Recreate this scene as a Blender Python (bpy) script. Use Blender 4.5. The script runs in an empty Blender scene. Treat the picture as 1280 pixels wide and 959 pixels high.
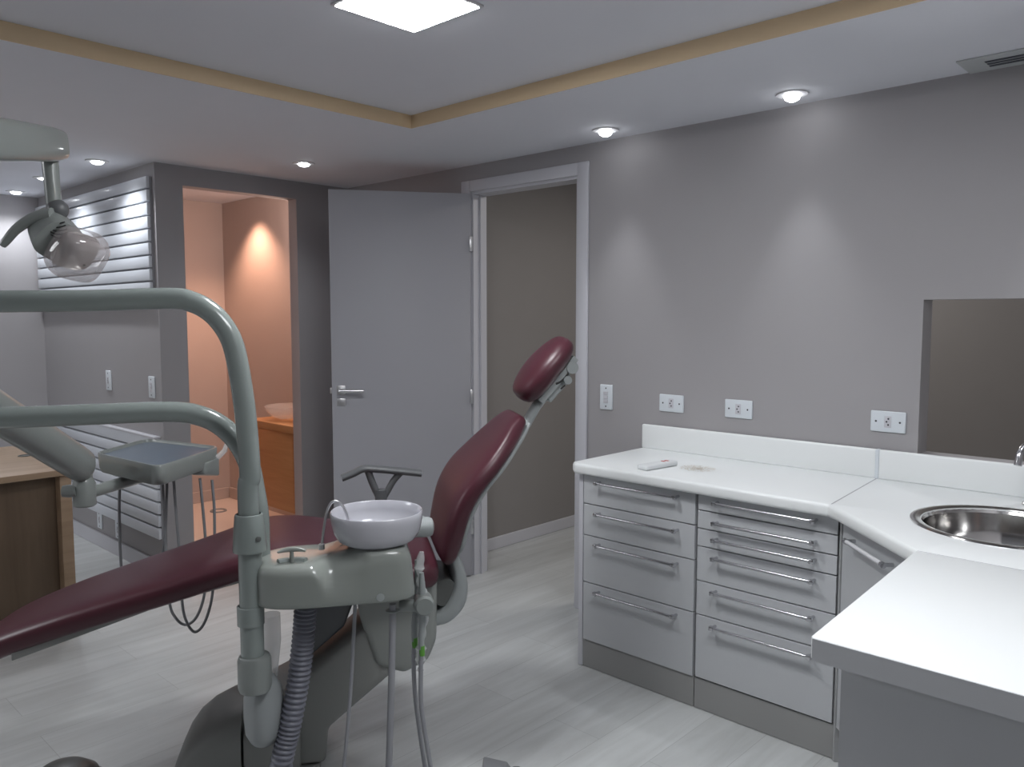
import bpy, bmesh, math, random
from mathutils import Vector, Matrix
random.seed(7)
PI = math.pi
col = bpy.context.scene.collection
sc = bpy.context.scene

# ------------------------------------------------------------------ camera
YAW, PITCH, H, FPX = math.radians(46.542), math.radians(4.707), 1.43, 1010.2
cd = bpy.data.cameras.new('camera'); cam = bpy.data.objects.new('camera', cd); col.objects.link(cam)
cam.location = (0, 0, H); cam.rotation_euler = (PI/2-PITCH, 0, -YAW)
cd.sensor_width = 36; cd.lens = FPX*36/1280; cd.clip_start = .02
sc.camera = cam
FW = Vector((math.sin(YAW)*math.cos(PITCH), math.cos(YAW)*math.cos(PITCH), -math.sin(PITCH)))
RT = Vector((math.cos(YAW), -math.sin(YAW), 0)); DN = FW.cross(RT)
CAM = Vector((0, 0, H))
def ray(px, py): return RT*((px-640)/FPX) + DN*((py-479.5)/FPX) + FW
def onz(px, py, z):                     # measured point on a level plane
    r = ray(px, py); return CAM + r*((z-H)/r.z)
# chair frame: x towards the head, y away from the camera side, z up
LAT = Vector((math.cos(YAW), -math.sin(YAW), 0)); FH = Vector((math.sin(YAW), math.cos(YAW), 0))
TH = math.radians(12)
U = LAT*math.cos(TH) + FH*math.sin(TH); V = LAT*math.sin(TH) - FH*math.cos(TH)
O = LAT*-.84 + FH*2.5
ROT = math.atan2(U.y, U.x)
def C(s, v, z): return O + U*s + V*v + Vector((0, 0, z))
def onv(px, py, v):                     # measured point on a plane along the chair
    r = ray(px, py); t = (v-(CAM-O).dot(V))/r.dot(V); return CAM + r*t

# ------------------------------------------------------------------ materials
def mat(name, rgb, rough=.5, metal=0, bump=0, bscale=200, vary=.04, vscale=6, spec=.5, coat=0, trans=0, alpha=1, emit=None, estr=0, ior=1.45):
    m = bpy.data.materials.new(name); m.use_nodes = True
    nt = m.node_tree; N = nt.nodes; L = nt.links; b = N['Principled BSDF']
    b.inputs['Roughness'].default_value = rough; b.inputs['Metallic'].default_value = metal
    b.inputs['Specular IOR Level'].default_value = spec; b.inputs['Coat Weight'].default_value = coat
    b.inputs['Transmission Weight'].default_value = trans; b.inputs['Alpha'].default_value = alpha; b.inputs['IOR'].default_value = ior
    tc = N.new('ShaderNodeTexCoord'); nz = N.new('ShaderNodeTexNoise'); nz.inputs['Scale'].default_value = vscale; nz.inputs['Detail'].default_value = 3
    L.new(tc.outputs['Object'], nz.inputs['Vector'])
    mx = N.new('ShaderNodeMix'); mx.data_type = 'RGBA'
    L.new(nz.outputs['Fac'], mx.inputs['Factor'])
    mx.inputs['A'].default_value = (*[max(0, c*(1-vary)) for c in rgb], 1); mx.inputs['B'].default_value = (*[min(1, c*(1+vary)) for c in rgb], 1)
    L.new(mx.outputs['Result'], b.inputs['Base Color'])
    if bump:
        n2 = N.new('ShaderNodeTexNoise'); n2.inputs['Scale'].default_value = bscale; L.new(tc.outputs['Object'], n2.inputs['Vector'])
        bp = N.new('ShaderNodeBump'); bp.inputs['Strength'].default_value = bump; bp.inputs['Distance'].default_value = .002
        L.new(n2.outputs['Fac'], bp.inputs['Height']); L.new(bp.outputs['Normal'], b.inputs['Normal'])
    if emit:
        b.inputs['Emission Color'].default_value = (*emit, 1); b.inputs['Emission Strength'].default_value = estr
    return m
def wood(name, c1, c2, axis='X', scale=3, rough=.45, stretch=14, planks=None, coat=0):
    m = bpy.data.materials.new(name); m.use_nodes = True
    nt = m.node_tree; N = nt.nodes; L = nt.links; b = N['Principled BSDF']; b.inputs['Roughness'].default_value = rough
    b.inputs['Coat Weight'].default_value = coat
    tc = N.new('ShaderNodeTexCoord'); mp = N.new('ShaderNodeMapping'); L.new(tc.outputs['Object'], mp.inputs['Vector'])
    sv = [scale*stretch]*3; sv['XYZ'.index(axis)] = scale; mp.inputs['Scale'].default_value = sv
    nz = N.new('ShaderNodeTexNoise'); nz.inputs['Scale'].default_value = 1; nz.inputs['Detail'].default_value = 7; nz.inputs['Roughness'].default_value = .62; nz.inputs['Distortion'].default_value = .6
    L.new(mp.outputs['Vector'], nz.inputs['Vector'])
    cr = N.new('ShaderNodeValToRGB'); cr.color_ramp.elements[0].position = .3; cr.color_ramp.elements[1].position = .7
    cr.color_ramp.elements[0].color = (*c1, 1); cr.color_ramp.elements[1].color = (*c2, 1)
    L.new(nz.outputs['Fac'], cr.inputs['Fac'])
    out = cr.outputs['Color']
    if planks:
        bk = N.new('ShaderNodeTexBrick'); L.new(tc.outputs['Object'], bk.inputs['Vector'])
        bk.inputs['Scale'].default_value = 1; bk.inputs['Brick Width'].default_value = 1.3; bk.inputs['Row Height'].default_value = .2
        bk.inputs['Mortar Size'].default_value = .0012; bk.inputs['Mortar Smooth'].default_value = .3; bk.offset = .37
        bk.inputs['Color1'].default_value = (.95, .95, .95, 1); bk.inputs['Color2'].default_value = (1.04, 1.04, 1.04, 1); bk.inputs['Mortar'].default_value = (.72, .72, .72, 1)
        mu = N.new('ShaderNodeMix'); mu.data_type = 'RGBA'; mu.blend_type = 'MULTIPLY'; mu.inputs['Factor'].default_value = 1
        L.new(out, mu.inputs['A']); L.new(bk.outputs['Color'], mu.inputs['B']); out = mu.outputs['Result']
    L.new(out, b.inputs['Base Color'])
    return m

M = dict(
    wall=mat('wall paint', (.345, .333, .342), .55, bump=.08, bscale=350, vary=.02),
    ceil=mat('ceiling paint', (.70, .71, .76), .8, vary=.015),
    cove=mat('cove fascia tan', (.66, .51, .33), .7, vary=.03),  # one even tan tone for the step fascias
    floor=wood('pale laminate floor', (.43, .44, .435), (.57, .585, .585), 'X', 1.3, .38, 9, planks=True),
    white=mat('white painted trim', (.56, .56, .60), .4, vary=.01),
    doorw=mat('door laminate', (.37, .37, .40), .5, vary=.015),
    top=mat('white laminate worktop', (.80, .82, .82), .35, vary=.01),
    drawer=mat('white drawer laminate', (.50, .512, .53), .4, vary=.01),
    carc=mat('cabinet carcass', (.40, .405, .41), .5, vary=.01),
    toe=mat('toe kick', (.30, .30, .295), .5, vary=.02),
    dark=mat('dark gap', (.03, .03, .03), .7),
    chrome=mat('chrome', (.58, .58, .60), .2, 1, vary=.01),
    steel=mat('polished steel', (.62, .61, .60), .13, 1, vary=.03),
    satin=mat('satin metal', (.62, .62, .63), .35, 1, vary=.02),
    plast=mat('grey green plastic', (.23, .25, .24), .28, vary=.015, coat=.3),
    tube=mat('grey enamelled tube', (.23, .262, .25), .22, vary=.015, coat=.5),
    body=mat('pale grey gloss shell', (.25, .27, .25), .25, vary=.015, coat=.4),
    basep=mat('warm grey plastic', (.235, .24, .23), .45, vary=.03),
    colp=mat('cream grey plastic', (.27, .285, .27), .4, vary=.02),
    shell=mat('light grey shell', (.32, .345, .345), .4, vary=.02),
    vinyl=mat('burgundy vinyl', (.066, .017, .026), .36, bump=.12, bscale=500, vary=.08),
    bowl=mat('white glazed bowl', (.48, .48, .52), .15, vary=.01, coat=.5),
    hose=mat('grey hose', (.20, .205, .215), .45, vary=.03),
    hosel=mat('mid grey hose', (.30, .305, .325), .45, vary=.03),
    corr=mat('corrugated hose grey', (.18, .185, .22), .42, vary=.03),
    arm=mat('dark grey armrest', (.11, .115, .12), .4, vary=.03),
    tray=mat('blue grey tray mat', (.10, .135, .18), .35, vary=.03),
    frost=mat('frosted plastic', (.36, .385, .39), .4, trans=.2, vary=.02),
    cloud=mat('clear plastic sleeve', (.75, .77, .77), .2, alpha=.45, vary=.03),
    green=mat('green tag', (.12, .35, .05), .5),
    seam=mat('seam grey', (.40, .41, .43), .5),
    plate=mat('white switch plastic', (.66, .70, .74), .3, vary=.01),
    hole=mat('socket hole', (.05, .05, .06), .6),
    slat=mat('silvery white slat', (.64, .67, .72), .33, vary=.02, coat=.2),
    groove=mat('slat groove', (.30, .30, .32), .6),
    deskw=wood('honey oak veneer', (.26, .175, .11), (.36, .25, .165), 'X', 1.5, .45, 14),
    deskd=wood('dark oak panel', (.10, .065, .04), (.14, .095, .06), 'Z', 1.5, .5, 14),
    vanity=wood('orange oak veneer', (.40, .19, .07), (.52, .27, .115), 'Y', 1.5, .45, 12),
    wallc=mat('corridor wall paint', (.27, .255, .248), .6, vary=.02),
    wcwall=mat('washroom wall paint', (.52, .45, .42), .6, vary=.02),
    wcfloor=mat('washroom floor tile', (.70, .62, .56), .4, vary=.03),
    glass=mat('clear glass', (.80, .74, .70), .04, alpha=.32, coat=.6),
    shield=mat('clear tinted shield', (.48, .43, .43), .06, alpha=.46, vary=.03, coat=.5),
    lampin=mat('lamp reflector', (.42, .40, .38), .2, .6, vary=.1),
    light=mat('spot glow', (1, 1, 1), .5, emit=(.95, .97, 1), estr=14),
    panel=mat('panel glow', (1, 1, 1), .5, emit=(.96, .98, 1), estr=50),
    rim=mat('lamp rim', (.60, .60, .62), .4),
    remote=mat('remote white plastic', (.70, .72, .73), .4),
    red=mat('red print', (.5, .08, .07), .5),
    dust=mat('dust grains', (.64, .59, .51), .9, vary=.06),
    vent=mat('vent aluminium', (.48, .50, .51), .5, .1),
    ventd=mat('vent slot', (.05, .055, .07), .6),
    foot=mat('dark rubber', (.10, .105, .10), .35, vary=.05),
)

# ------------------------------------------------------------------ mesh helper
ORG = {}
def se_(a, e): return a if e == 2 else math.copysign(abs(a)**(2/e), a)
class MB:
    """collects shapes (world coordinates) that become ONE mesh"""
    def __init__(s): s.v = []; s.f = []; s.mi = []
    def add(s, vs, fs, mi=0):
        o = len(s.v); s.v += [Vector(p) for p in vs]; s.f += [[i+o for i in f] for f in fs]; s.mi += [mi]*len(fs); return s
    def box(s, a, b, bev=0, mi=0, mw=None, seg=2):
        bm = bmesh.new(); bmesh.ops.create_cube(bm, size=1)
        c = [(a[i]+b[i])/2 for i in range(3)]; d = [abs(b[i]-a[i]) for i in range(3)]
        for p in bm.verts: p.co = Vector([c[i]+p.co[i]*d[i] for i in range(3)])
        if bev: bmesh.ops.bevel(bm, geom=list(bm.edges), offset=min(bev, min(d)*.49), segments=seg, affect='EDGES', profile=.5)
        return s.bm(bm, mi, mw)
    def bm(s, bm, mi=0, mw=None):
        bm.verts.index_update()
        vs = [(mw @ p.co if mw else p.co.copy()) for p in bm.verts]; fs = [[q.index for q in f.verts] for f in bm.faces]
        bm.free(); return s.add(vs, fs, mi)
    def rings(s, rs, cap=True, mi=0, close=True):
        n = len(rs[0]); vs = [p for r in rs for p in r]; fs = []
        for i in range(len(rs)-1):
            for j in range(n if close else n-1):
                k = (j+1) % n; fs.append([i*n+j, i*n+k, (i+1)*n+k, (i+1)*n+j])
        if cap: fs.append(list(range(n))[::-1]); fs.append([(len(rs)-1)*n+j for j in range(n)])
        return s.add(vs, fs, mi)
    def tube(s, pts, r, n=16, cap=True, mi=0, flat=1, up=None, sq=2):
        pts = [Vector(p) for p in pts]; rs = r if isinstance(r, (list, tuple)) else [r]*len(pts)
        T = []
        for i in range(len(pts)):
            a = pts[max(0, i-1)]; b = pts[min(len(pts)-1, i+1)]; T.append((b-a).normalized())
        nrm = up.copy() if up else (Vector((0, 0, 1)) if abs(T[0].z) < .9 else Vector((1, 0, 0)))
        out = []
        for p, t, rr in zip(pts, T, rs):
            nrm = (nrm-t*nrm.dot(t)).normalized(); bn = t.cross(nrm)
            out.append([p+nrm*(se_(math.cos(2*PI*k/n), sq)*rr)+bn*(se_(math.sin(2*PI*k/n), sq)*rr*flat) for k in range(n)])
        return s.rings(out, cap, mi)
    def lathe(s, prof, c=(0, 0, 0), n=40, axis=None, mi=0, cap=True, sq=2, x0=None):
        c = Vector(c); z = (Vector(axis).normalized() if axis else Vector((0, 0, 1)))
        x = Vector(x0) if x0 else (Vector((1, 0, 0)) if abs(z.x) < .9 else Vector((0, 1, 0)))
        x = (x-z*x.dot(z)).normalized(); y = z.cross(x); out = []
        def se(a, e): return math.copysign(abs(a)**(2/e), a)
        for r, h in prof: out.append([c+z*h+x*(r*se(math.cos(2*PI*k/n), sq))+y*(r*se(math.sin(2*PI*k/n), sq)) for k in range(n)])
        return s.rings(out, cap, mi)
    def prism(s, poly, d, mi=0, bev=0):
        """poly: list of 3D points in a plane, d: extrusion vector"""
        bm = bmesh.new(); d = Vector(d); a = [bm.verts.new(Vector(p)) for p in poly]; b = [bm.verts.new(Vector(p)+d) for p in poly]
        n = len(a); bm.faces.new(a[::-1]); bm.faces.new(b)
        for i in range(n): bm.faces.new([a[i], a[(i+1) % n], b[(i+1) % n], b[i]])
        bmesh.ops.recalc_face_normals(bm, faces=list(bm.faces))
        if bev: bmesh.ops.bevel(bm, geom=list(bm.edges), offset=bev, segments=3, affect='EDGES', profile=.5, clamp_overlap=True)
        return s.bm(bm, mi)
    def build(s, name, m, parent=None, org=None, smooth=40, label=None, fix=True):
        me = bpy.data.meshes.new(name)
        rot = 0
        if parent is not None: org, rot = ORG[parent.name]
        elif org is None: org = Vector((0, 0, 0))
        elif isinstance(org, tuple) and len(org) == 2: org, rot = org
        org = Vector(org); R = Matrix.Rotation(-rot, 3, 'Z')
        me.from_pydata([R @ (p-org) for p in s.v], [], s.f)
        ms = m if isinstance(m, (list, tuple)) else [m]
        for q in ms: me.materials.append(M[q])
        for p, i in zip(me.polygons, s.mi): p.material_index = i; p.use_smooth = bool(smooth)
        if fix:
            bm = bmesh.new(); bm.from_mesh(me); bmesh.ops.recalc_face_normals(bm, faces=list(bm.faces)); bm.to_mesh(me); bm.free()
        if smooth: me.set_sharp_from_angle(angle=math.radians(smooth))
        o = bpy.data.objects.new(name, me); col.objects.link(o)
        if parent is not None: o.parent = parent
        else: o.location = org; o.rotation_euler = (0, 0, rot)
        ORG[o.name] = (org, rot)
        if label: o['label'] = label
        return o
def tag(o, label, cat, group=None, kind=None):
    o['label'] = label; o['category'] = cat
    if group: o['group'] = group
    if kind: o['kind'] = kind
    return o
def thing(name, loc, label, cat, group=None, rot=0):
    o = bpy.data.objects.new(name, None); o.empty_display_size = .1; col.objects.link(o); o.location = loc; o.rotation_euler = (0, 0, rot)
    ORG[o.name] = (Vector(loc), rot); return tag(o, label, cat, group)
def struct(name, mb, m, smooth=0, parent=None, label=None, cat=None):
    o = mb.build(name, m, parent, smooth=smooth)
    if parent is None: o['kind'] = 'structure'
    if label: o['label'] = label
    if cat: o['category'] = cat
    return o
def dup(root, loc, label, group=None):
    r = root.copy(); col.objects.link(r); r.location = loc; r['label'] = label
    if group: r['group'] = group
    for ch in list(root.children):
        c = ch.copy(); col.objects.link(c); c.parent = r
        for g in ch.children:
            d = g.copy(); col.objects.link(d); d.parent = c
    ORG[r.name] = (Vector(loc), 0); return r
def smoothpath(pts, k=8):
    """Catmull-Rom through points"""
    P = [Vector(p) for p in pts]; P = [P[0]*2-P[1]]+P+[P[-1]*2-P[-2]]; out = []
    for i in range(1, len(P)-2):
        for j in range(k):
            t = j/k; a, b, c, d = P[i-1:i+3]
            out.append(.5*((2*b)+(c-a)*t+(2*a-5*b+4*c-d)*t*t+(-a+3*b-3*c+d)*t**3))
    return out+[P[-2]]
def interp(tab, x):
    if x <= tab[0][0]: return tab[0][1]
    for (a, p), (b, q) in zip(tab, tab[1:]):
        if x <= b: return p+(q-p)*(x-a)/(b-a)
    return tab[-1][1]

# ------------------------------------------------------------------ room shell
X1, T = 3.04, .10            # right wall and its thickness
Y2, XP = 4.308, 1.832        # pilaster wall, slat wall
ZC, ZU = 2.236, 2.290        # ceiling, raised coffer
YF = 6.17
DY0, DY1, DZ = 2.44, 3.185, 2.10     # door opening
HY0, HY1, HZ0, HZ1 = .15, .905, .945, 1.49   # pass-through hatch
ZT = 2.5
struct('floor', MB().box((-2.2, -1.9, -.1), (5.2, 6.4, 0)), 'floor')
w = MB()
w.box((X1, -.15, 0), (X1+T, HY0, ZT)).box((X1, HY0, 0), (X1+T, HY1, HZ0)).box((X1, HY0, HZ1), (X1+T, HY1, ZT))
w.box((X1, HY1, 0), (X1+T, DY0, ZT)).box((X1, DY0, DZ), (X1+T, DY1, ZT)).box((X1, DY1, 0), (X1+T, Y2+.12, ZT))
struct('wall_right', w, 'wall')
w = MB()
w.box((XP, Y2, 0), (1.981, Y2+.09, ZT)).box((1.981, Y2, 2.133), (2.672, Y2+.09, ZT)).box((2.672, Y2, 0), (X1, Y2+.09, ZT))
struct('wall_back', w, 'wall')
struct('wall_partition', MB().box((XP, Y2+.09, 0), (XP+.12, YF, ZT)), 'wall')
struct('wall_far', MB().box((-2.2, YF, 0), (X1+.2, YF+.12, ZT)), 'wall')
struct('wall_left', MB().box((-2.2, -1.9, 0), (-2.08, YF, ZT)), 'wall')
struct('wall_rear', MB().box((-2.2, -1.9, 0), (.9, -1.78, ZT)), 'wall')
struct('wall_front', MB().box((.9, -1.9, 0), (X1+T, -.15, ZT)), 'wall')
# washroom behind the opening
w = MB(); w.box((XP+.12, 5.97, 0), (3.06, 6.05, ZT)).box((3.05, Y2+.09, 0), (3.17, 5.97, ZT)).box((XP+.12, Y2+.12, 0), (XP+.135, 5.97, ZT))
struct('wall_washroom', w, 'wcwall')
struct('floor_washroom', MB().box((XP+.136, Y2+.09, 0), (3.05, 5.97, .004)), 'wcfloor')
struct('ceiling_washroom', MB().box((XP+.136, Y2+.09, 2.3), (3.05, 5.97, 2.34)), 'ceil')
# neighbouring room seen through the door and the hatch
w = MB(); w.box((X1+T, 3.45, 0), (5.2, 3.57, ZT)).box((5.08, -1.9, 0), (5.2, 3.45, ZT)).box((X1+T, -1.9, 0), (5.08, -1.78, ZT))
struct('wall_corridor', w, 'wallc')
struct('ceiling_corridor', MB().box((X1+T, -1.78, 2.4), (5.08, 3.45, 2.45)), 'ceil')
# main ceiling: lower ring, raised coffer, step fascias
CX0, CX1, CY0, CY1 = -1.1, 2.277, .25, 2.752
c = MB()
for a, b in (((-2.08, -1.78), (CX0, YF)), ((CX1, -1.78), (X1, Y2)), ((CX0, -1.78), (CX1, CY0)), ((CX0, CY1), (CX1, YF))):
    c.box((a[0], a[1], ZC), (b[0], b[1], ZC+.03))
c.box((CX0-.05, CY0-.05, ZU), (CX1+.05, CY1+.05, ZU+.03))
struct('ceiling', c, 'ceil')
for i, (a, b) in enumerate((((CX0, CY1-.004), (CX1, CY1)), ((CX1-.004, CY0), (CX1, CY1-.004)), ((CX0, CY0), (CX1-.004, CY0+.004)), ((CX0, CY0+.004), (CX0+.004, CY1-.004)))):
    struct('trim_%d' % (i+1), MB().box((a[0], a[1], ZC-.0005), (b[0], b[1], ZU)), 'cove')
# baseboards
def skirt(name, a, b, m='white'): struct(name, MB().box(a, b, .004), m)
skirt('baseboard_corridor', (X1+T, 3.435, 0), (5.08, 3.45, .075))
skirt('baseboard_partition', (XP-.014, Y2+.01, 0), (XP, YF-.015, .09))
skirt('baseboard_far', (-2.08, YF-.014, 0), (XP-.014, YF, .09))
skirt('baseboard_washroom_back', (XP+.14, 5.955, .004), (3.035, 5.97, .09), 'wcwall')
skirt('baseboard_washroom_right', (3.035, Y2+.13, .004), (3.05, 5.955, .09), 'wcwall')

# ------------------------------------------------------------------ door
d = bpy.data.objects.new('door_1', None); col.objects.link(d); d['kind'] = 'structure'; ORG['door_1'] = (Vector((0, 0, 0)), 0)
f = MB()
f.box((X1-.014, DY0-.06, 0), (X1, DY0+.004, DZ+.055), .004).box((X1-.014, DY1-.004, 0), (X1, DY1+.062, DZ+.055), .004)
f.box((X1-.014, DY0+.003, DZ-.004), (X1, DY1-.003, DZ+.055), .004)
f.box((X1, DY0, 0), (X1+T, DY0+.018, DZ)).box((X1, DY1-.018, 0), (X1+T, DY1, DZ)).box((X1, DY0+.018, DZ-.018), (X1+T, DY1-.018, DZ))
f.box((X1+.045, DY0+.018, 0), (X1+.06, DY0+.03, DZ-.018)).box((X1+.045, DY1-.03, 0), (X1+.06, DY1-.018, DZ-.018))
f.build('door_frame', 'white', d, smooth=30)
hg = Vector((3.012, 3.160, 0)); e = Vector((2.414, 3.569, 0)); dr = (e-hg).normalized(); nr = Vector((-dr.y, dr.x, 0))   # nr: back side
if nr.dot(FH) < 0: nr = -nr
LW = .735
def Dp(a, b, z): return hg + dr*a + nr*b + Vector((0, 0, z))
def dbox(mb, a0, a1, b0, b1, z0, z1, bev=0, mi=0):
    mw = Matrix((( dr.x, nr.x, 0, hg.x), (dr.y, nr.y, 0, hg.y), (0, 0, 1, 0), (0, 0, 0, 1)))
    return mb.box((a0, b0, z0), (a1, b1, z1), bev, mi, mw)
leaf = dbox(MB(), 0, LW, 0, .035, .008, 2.083, .002).build('door_leaf', 'doorw', d, smooth=30)
for z in (.28, 1.0, 1.82):
    dbox(MB(), -.012, .006, -.006, .004, z-.04, z+.04, .003).build('hinge', 'satin', leaf)
hd = MB(); dbox(hd, LW-.068, LW-.024, -.006, 0, 1.025, 1.072, .002); dbox(hd, LW-.068, LW-.024, -.006, 0, .965, 1.005, .002)
hd.tube([Dp(LW-.046, -.006, 1.048), Dp(LW-.046, -.05, 1.048)], .010); hd.tube([Dp(LW-.034, -.05, 1.048), Dp(LW-.16, -.052, 1.046)], .0095)
hd.build('door_handle', 'satin', leaf)
dbox(MB(), LW-.001, LW+.010, .010, .026, 1.03, 1.06, .002).build('latch', 'satin', leaf)

# ------------------------------------------------------------------ slat panels on the partition
def slat_panel(z0, z1, y0, y1, n, label, ledge=False):
    t = thing('slat_panel', (XP, (y0+y1)/2, z0), label, 'wall panel', 'slatted display panels')
    MB().box((XP-.012, y0, z0), (XP-.001, y1, z1)).build('backing', 'groove', t, smooth=0)
    p = (z1-z0)/n; m = MB()
    for i in range(n): m.box((XP-.030, y0, z0+i*p+.010), (XP-.012, y1, z0+(i+1)*p), .003)
    m.build('slats', 'slat', t, smooth=30)
    if ledge: MB().box((XP-.036, y0-.002, z1), (XP-.001, y1, z1+.014), .004).build('top_ledge', 'white', t, smooth=30)
slat_panel(1.475, 2.165, Y2+.035, YF-.02, 10, 'upper silvery white slatted panel high on the partition wall')
slat_panel(.215, .775, Y2+.035, YF-.02, 8, 'lower slatted panel with bright top ledge near the floor', True)

# ------------------------------------------------------------------ ceiling fixtures
def downlight(x, y, label, strength, z=ZC, dome=.022, group='recessed ceiling spotlights', size=57, colr=(.93, .96, 1), blend=1):
    t = thing('ceiling_spotlight', (x, y, z), label, 'ceiling light', group)
    MB().lathe([(.028, 0), (.030, -.006), (.056, -.004), (.058, 0)], (x, y, z), 40, cap=False).build('trim_ring', 'rim', t)
    MB().lathe([(.032, -.001), (.031, -.006), (.025, -.006-dome*.6), (.013, -.006-dome*.93), (.003, -.006-dome)], (x, y, z), 32).build('bulb', 'light', t)
    ld = bpy.data.lights.new('spot_lamp', 'SPOT'); lo = bpy.data.objects.new('spot_lamp', ld); col.objects.link(lo); lo.parent = t
    lo.location = (0, 0, -.045); ld.energy = strength; ld.spot_size = math.radians(size); ld.spot_blend = blend; ld.color = colr; ld.shadow_soft_size = .03
    return t
SP = 11
downlight(2.873, 2.165, 'bright domed ceiling spotlight above the white door frame', SP)
downlight(2.881, 1.330, 'bright domed ceiling spotlight above the drawer cabinets, nearest the air vent', SP)
downlight(2.390, 3.773, 'ceiling spotlight in front of the washroom opening', SP*.75, size=130, dome=.012)
downlight(1.62, 4.496, 'ceiling spotlight by the slatted panel, nearest the pilaster', SP*1.15, size=140, blend=.9, dome=.012)
downlight(1.597, 5.26, 'ceiling spotlight partly hidden by the dental lamp post', SP*1.15, size=140, blend=.9, dome=.006)
downlight(1.642, 5.958, 'ceiling spotlight nearest the far wall', SP*1.15, size=140, blend=.9, dome=.012)
def lamp(kind, loc, energy, colr=(1, 1, 1), size=.1, rot=None, spot=None, sy=None):
    ld = bpy.data.lights.new('unseen_lamp', kind); lo = bpy.data.objects.new('unseen_lamp', ld); col.objects.link(lo); lo.location = loc
    ld.energy = energy; ld.color = colr
    if kind == 'AREA':
        ld.size = size
        if sy: ld.shape = 'RECTANGLE'; ld.size_y = sy
    else: ld.shadow_soft_size = size
    if rot: lo.rotation_euler = rot
    if spot: ld.spot_size = math.radians(spot); ld.spot_blend = .8
    return lo
lamp('SPOT', (2.88, .40, ZC-.04), SP, (.93, .96, 1), .03, spot=57)          # next spotlight of the row, outside the frame
lamp('SPOT', (1.85, .05, ZC-.04), SP*.4, (.93, .96, 1), .04, spot=110)
lamp('SPOT', (-.9, 4.6, ZC-.04), SP*.3, (.93, .96, 1), .04, spot=110)
p = thing('led_ceiling_panel', (1.475, 1.795, ZU), 'bright square LED panel on the raised ceiling', 'ceiling light')
MB().box((1.325, 1.645, ZU-.007), (1.625, 1.945, ZU), .003).build('frame', 'rim', p)
MB().box((1.335, 1.655, ZU-.009), (1.615, 1.935, ZU-.006), .001).build('diffuser', 'panel', p)
# air conditioning slot vent
VX0, VX1, VY1 = 2.872, 3.036, .79
vt = thing('air_vent', (2.95, .45, ZC), 'grey slotted air conditioning vent where ceiling meets right wall', 'air vent')
MB().box((VX0, .05, ZC-.006), (VX1, VY1, ZC), .002).build('frame', 'vent', vt, smooth=0)
for k in range(3): MB().box((2.918+k*.027, .1, ZC-.0075), (2.934+k*.027, VY1-.07, ZC-.0055)).build('slot', 'ventd', vt, smooth=0)

# ------------------------------------------------------------------ cabinets and worktops
XF = 2.532
BX = X1-.004
def handle(x, y0, y1, z, parent, off=.030):
    m = MB(); m.tube([(x-off, y0, z), (x-off, y1, z)], .0058, 12)
    for y in (y0, y1):
        m.box((x-off-.008, y-.008, z-.008), (x-off+.008, y+.008, z+.008), .003)
        m.tube([(x-off, y, z), (x, y, z)], .0055, 10)
    return m.build('handle', 'chrome', parent)
def drawer_unit(y0, y1, zs, hz, hy, label):
    t = thing('drawer_cabinet', ((XF+BX)/2, (y0+y1)/2, 0), label, 'cabinet', 'white drawer cabinets')
    MB().box((XF+.019, y0, .118), (BX, y1, .799)).build('carcass', 'carc', t, smooth=0)
    MB().box((XF+.006, y0, .002), (XF+.024, y1, .116)).build('toe_kick', 'toe', t, smooth=0)
    for i in range(len(zs)-1):
        dz = MB().box((XF, y0+.004, zs[i+1]+.002), (XF+.018, y1-.004, zs[i]-.002), .0015).build('drawer', 'drawer', t, smooth=0)
        handle(XF, hy[0], hy[1], hz[i], dz)
    return t
k = (XF-.030)/XF
def hzz(z): return H-(H-z)*k
c1 = drawer_unit(1.487, 2.004, (.799, .681, .552, .358, .116), [hzz(z) for z in (.769, .642, .5145, .318)], (1.579*k, 1.941*k), 'white four-drawer cabinet nearest the door')
MB().box((XF, 2.004, .002), (BX, 2.024, .799), .001).build('side_panel', 'white', c1, smooth=0)
drawer_unit(.974, 1.483, (.799, .740, .674, .609, .482, .357, .120), [hzz(z) for z in (.771, .6985, .638, .570, .446, .318)], (1.060*k, 1.417*k), 'white six-drawer cabinet beside the corner sink cabinet')
# corner cabinet with diagonal door
a, b = Vector((XF, .968, 0)), Vector((2.185, .625, 0)); dd = (b-a).normalized(); dn = Vector((-dd.y, dd.x, 0))
if dn.dot(Vector((-1, 1, 0))) < 0: dn = -dn
cc = thing('corner_cabinet', (2.7, .4, 0), 'white corner cabinet under the round sink with diagonal door', 'cabinet')
L = (b-a).length
MB().prism([a-dn*.02, b-dn*.02, Vector((2.185, .02, 0)), Vector((BX, .02, 0)), Vector((BX, .966, 0))], (0, 0, .62)).build('carcass', 'carc', cc, smooth=0)
mwD = Matrix(((dd.x, dn.x, 0, a.x), (dd.y, dn.y, 0, a.y), (0, 0, 1, 0), (0, 0, 0, 1)))
dz = MB().box((.012, -.018, .118), (L-.006, 0, .797), .0015, 0, mwD).build('door', 'drawer', cc, smooth=0)
MB().box((-.004, -.020, .002), (.008, .002, .799), 0, 0, mwD).build('filler_strip', 'carc', cc, smooth=0)
hm = MB(); hz = .752
P0, P1 = a+dd*.100+Vector((0, 0, hz)), a+dd*.335+Vector((0, 0, hz))
hm.tube([P0+dn*.03, P1+dn*.03], .0065, 12)
for q in (P0, P1):
    hm.tube([q, q+dn*.03], .006, 10, mi=1); hm.lathe([(.002, -.009), (.009, -.006), (.009, .006), (.002, .009)], q+dn*.03, 16, axis=dd, mi=1)
hm.build('handle', ['rim', 'chrome'], dz)
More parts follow.
